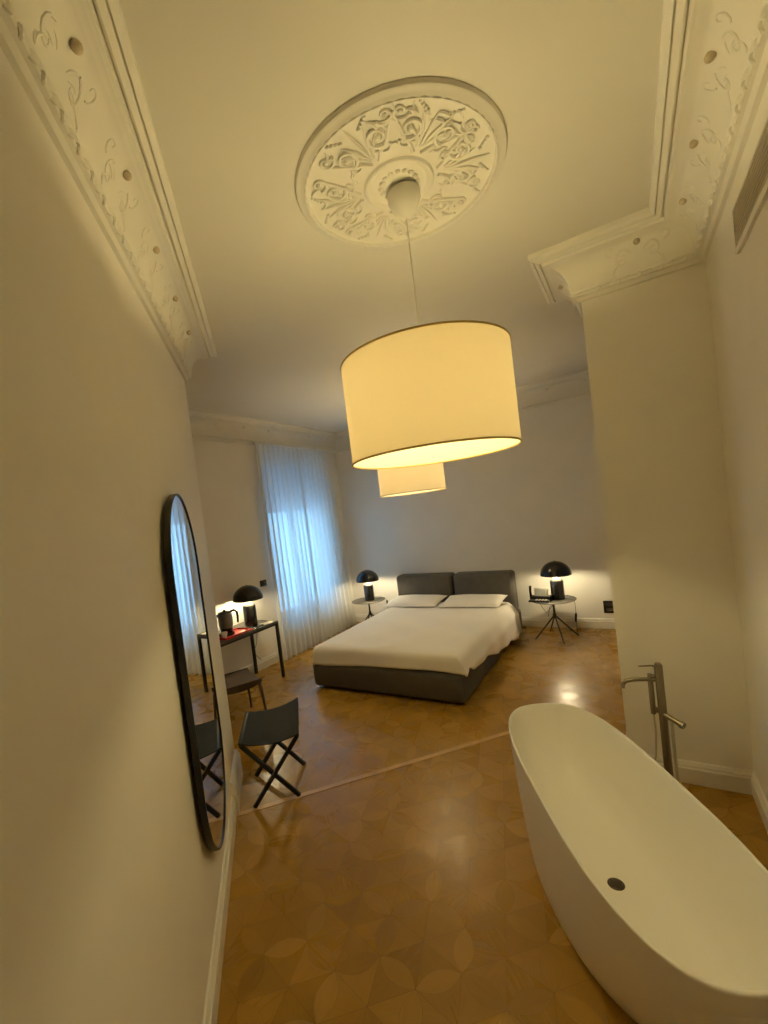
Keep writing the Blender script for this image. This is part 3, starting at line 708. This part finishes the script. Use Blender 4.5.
# leather chair ------------------------------------------------------------------------------------
chair = thing('leather_chair', 'brown saddle leather chair pulled up before the desk', 'chair', (-3.58, 2.99, 0), -.45)
bm = B(); n = 12; V_ = {}
for i in range(n+1):
    for j in range(n+1):
        u = i/n*2-1; v = j/n*2-1
        zz = .435+.028*u*u-.016*(1-v*v)-.012*max(0, v)**2
        for k, dz in ((0, 0), (1, -.022)): V_[i,j,k] = bm.verts.new((u*.225*(1-.06*v), v*.215, zz+dz))
for i in range(n):
    for j in range(n):
        bm.faces.new((V_[i,j,0], V_[i+1,j,0], V_[i+1,j+1,0], V_[i,j+1,0])); bm.faces.new((V_[i,j,1], V_[i,j+1,1], V_[i+1,j+1,1], V_[i+1,j,1]))
for i in range(n):
    bm.faces.new((V_[i,0,0], V_[i,0,1], V_[i+1,0,1], V_[i+1,0,0])); bm.faces.new((V_[i,n,0], V_[i+1,n,0], V_[i+1,n,1], V_[i,n,1]))
    bm.faces.new((V_[0,i,0], V_[0,i+1,0], V_[0,i+1,1], V_[0,i,1])); bm.faces.new((V_[n,i,0], V_[n,i,1], V_[n,i+1,1], V_[n,i+1,0]))
build('seat', bm, saddle_m, chair)
for sx, sy in ((-1,-1), (1,-1), (-1,1), (1,1)):
    bm = B(); tube(bm, [(sx*.17, sy*.17, .425), (sx*.215, sy*.185, .415), (sx*.235, sy*.19, .38), (sx*.245, sy*.20, .25), (sx*.26, sy*.21, 0)], [.014,.016,.017,.014,.011], 10); build('leg', bm, wood_leg, chair)
bm = B(); 
for k in range(2): tube(bm, [((-1)**k*.17, -.17, .415), ((-1)**k*.17, .17, .415)], .010, 8)
build('seat_rail', bm, wood_leg, chair)
for k in (-1, 1):
    bm = B()
    rows_ = [[], []]
    for i in range(13):
        v = i/12*2-1
        for q_, xo in enumerate((k*.232, k*.224)):
            rows_[q_].append((bm.verts.new((xo, v*.215, .455)), bm.verts.new((xo*1.02, v*.205, .385+.03*v*v))))
    for i in range(12):
        for q_ in range(2): bm.faces.new((rows_[q_][i][0], rows_[q_][i+1][0], rows_[q_][i+1][1], rows_[q_][i][1]))
        bm.faces.new((rows_[0][i][1], rows_[0][i+1][1], rows_[1][i+1][1], rows_[1][i][1])); bm.faces.new((rows_[0][i][0], rows_[0][i+1][0], rows_[1][i+1][0], rows_[1][i][0]))
    for e_ in (0, 12): bm.faces.new((rows_[0][e_][0], rows_[0][e_][1], rows_[1][e_][1], rows_[1][e_][0]))
    build('leather_skirt', bm, saddle_m, chair)

# folding stool ----------------------------------------------------------------------------------------
sx_, sy_ = -2.43, 2.31
# feet and rails in world terms (solved from the plan), then local to the root
def W(x, y, z_): return Vector((x-sx_, y-sy_, z_))
stool = thing('folding_stool', 'folding stool with dark leather sling seat and crossed black legs by the mirror', 'stool', (sx_, sy_, 0))
fA, fB, fC, fD = (-1.239*S, 1.05*S), (-1.125*S, 1.167*S), (-1.379*S, 1.195*S), (-1.237*S, 1.336*S)
nL, nR, fL, fR = (-1.286*S, 1.06*S), (-1.122*S, 1.19*S), (-1.445*S, 1.25*S), (-1.300*S, 1.405*S)
zr_ = .425
def leg(a, b, off):
    d = Vector((off*nv.x, off*nv.y, 0)) if False else Vector((-(b[1]-a[1]), 0, 0))*0
    bm = B(); bar(bm, W(*a, .006)+d, W(*b, zr_)+d, .022, .026); return build('leg', bm, black_metal, stool, smooth=False)
leg(fB, nL, 0); leg(fA, nR, 0); leg(fD, fL, 0); leg(fC, fR, 0)
for a, b in ((nL, fL), (nR, fR)):
    bm = B(); bar(bm, W(*a, zr_+.005), W(*b, zr_+.02), .024, .026); build('seat_rail', bm, black_metal, stool, smooth=False)
for a, b in ((fA, fC), (fB, fD)):
    bm = B(); bar(bm, W(*a, .06), W(*b, .06), .014, .014) ; bm.free()
bm = B(); n = 20; V_ = {}
for i in range(n+1):
    for j in range(n+1):
        u = i/n; v = j/n
        l = W(*nL, 0).lerp(W(*fL, 0), -.04+1.08*v); r_ = W(*nR, 0).lerp(W(*fR, 0), -.04+1.08*v); p = l.lerp(r_, -.03+1.06*u)
        zz = zr_+.024+.012*v - .05*(1-(2*u-1)**2)*(1-.25*(2*v-1)**2)+.02*max(0, u)*v
        for k, dz in ((0, 0), (1, -.006)): V_[i,j,k] = bm.verts.new((p.x, p.y, zz+dz))
for i in range(n):
    for j in range(n):
        bm.faces.new((V_[i,j,0], V_[i+1,j,0], V_[i+1,j+1,0], V_[i,j+1,0])); bm.faces.new((V_[i,j,1], V_[i,j+1,1], V_[i+1,j+1,1], V_[i+1,j,1]))
    bm.faces.new((V_[i,0,0], V_[i,0,1], V_[i+1,0,1], V_[i+1,0,0])); bm.faces.new((V_[i,n,0], V_[i+1,n,0], V_[i+1,n,1], V_[i,n,1]))
    bm.faces.new((V_[0,i,0], V_[0,i+1,0], V_[0,i+1,1], V_[0,i,1])); bm.faces.new((V_[n,i,0], V_[n,i,1], V_[n,i+1,1], V_[n,i+1,0]))
build('sling_seat', bm, sling_m, stool)
# leather flap turned down over the near edge
bm = B()
q = [W(*nL, zr_+.012), W(*nR, zr_+.012)]
V_ = {}
for i in range(13):
    u = i/12; p = q[0].lerp(q[1], -.03+1.06*u); sag = .05*(1-(2*u-1)**2)*.75
    for j in range(5):
        v = j/4
        for k, dd in ((0, 0), (1, .005)):
            V_[i,j,k] = bm.verts.new((p.x-.66*.0-dd*.6, p.y-dd*.6-.004, p.z-sag*(1-v)-.06*v))
for i in range(12):
    for j in range(4):
        bm.faces.new((V_[i,j,0], V_[i+1,j,0], V_[i+1,j+1,0], V_[i,j+1,0])); bm.faces.new((V_[i,j,1], V_[i,j+1,1], V_[i+1,j+1,1], V_[i+1,j,1]))
bm.free()

# ------------------------------------------------------------------ daylight, camera, output look
w = bpy.data.worlds.new('World'); bpy.context.scene.world = w; w.use_nodes = True
bg = w.node_tree.nodes['Background']; bg.inputs[0].default_value = (.30, .63, 1.0, 1); bg.inputs[1].default_value = 4.5
pl = bpy.data.lights.new('window_portal', 'AREA'); pl.shape = 'RECTANGLE'; pl.size = WY1-WY0; pl.size_y = WZ1-WZ0; pl.cycles.is_portal = True
plo = bpy.data.objects.new('window_portal', pl); col.objects.link(plo); plo.location = (XW-TW-.02, cy, (WZ0+WZ1)/2); plo.rotation_euler = (0, -PI/2, 0)

cam = bpy.data.cameras.new('camera'); co = bpy.data.objects.new('camera', cam); col.objects.link(co)
yaw, pitch, roll, f, ppx, ppy = -.5664, -.0335, -.1238, 437.95, 355.016, 531.493
fw = Vector((math.sin(yaw)*math.cos(pitch), math.cos(yaw)*math.cos(pitch), math.sin(pitch)))
r = Vector((math.cos(yaw), -math.sin(yaw), 0)); u = r.cross(fw)
r2 = r*math.cos(roll)+u*math.sin(roll); u2 = -r*math.sin(roll)+u*math.cos(roll)
M = Matrix((r2, u2, -fw)).transposed().to_4x4(); M.translation = (0, 0, S); co.matrix_world = M
cam.sensor_width = 36; cam.sensor_height = 36; cam.sensor_fit = 'AUTO'; cam.lens = f*36/1024
cam.shift_x = (384-ppx)/1024; cam.shift_y = (ppy-512)/1024; cam.clip_start = .02
sc = bpy.context.scene; sc.camera = co
sc.view_settings.view_transform = 'Standard'; sc.view_settings.look = 'None'; sc.view_settings.gamma = 1; sc.view_settings.use_curve_mapping = False
sc.view_settings.exposure = 0.0
sc.cycles.use_denoising = True; sc.cycles.max_bounces = 12; sc.cycles.diffuse_bounces = 8; sc.cycles.transparent_max_bounces = 16
sc.cycles.sample_clamp_indirect = 8; sc.cycles.caustics_reflective = False
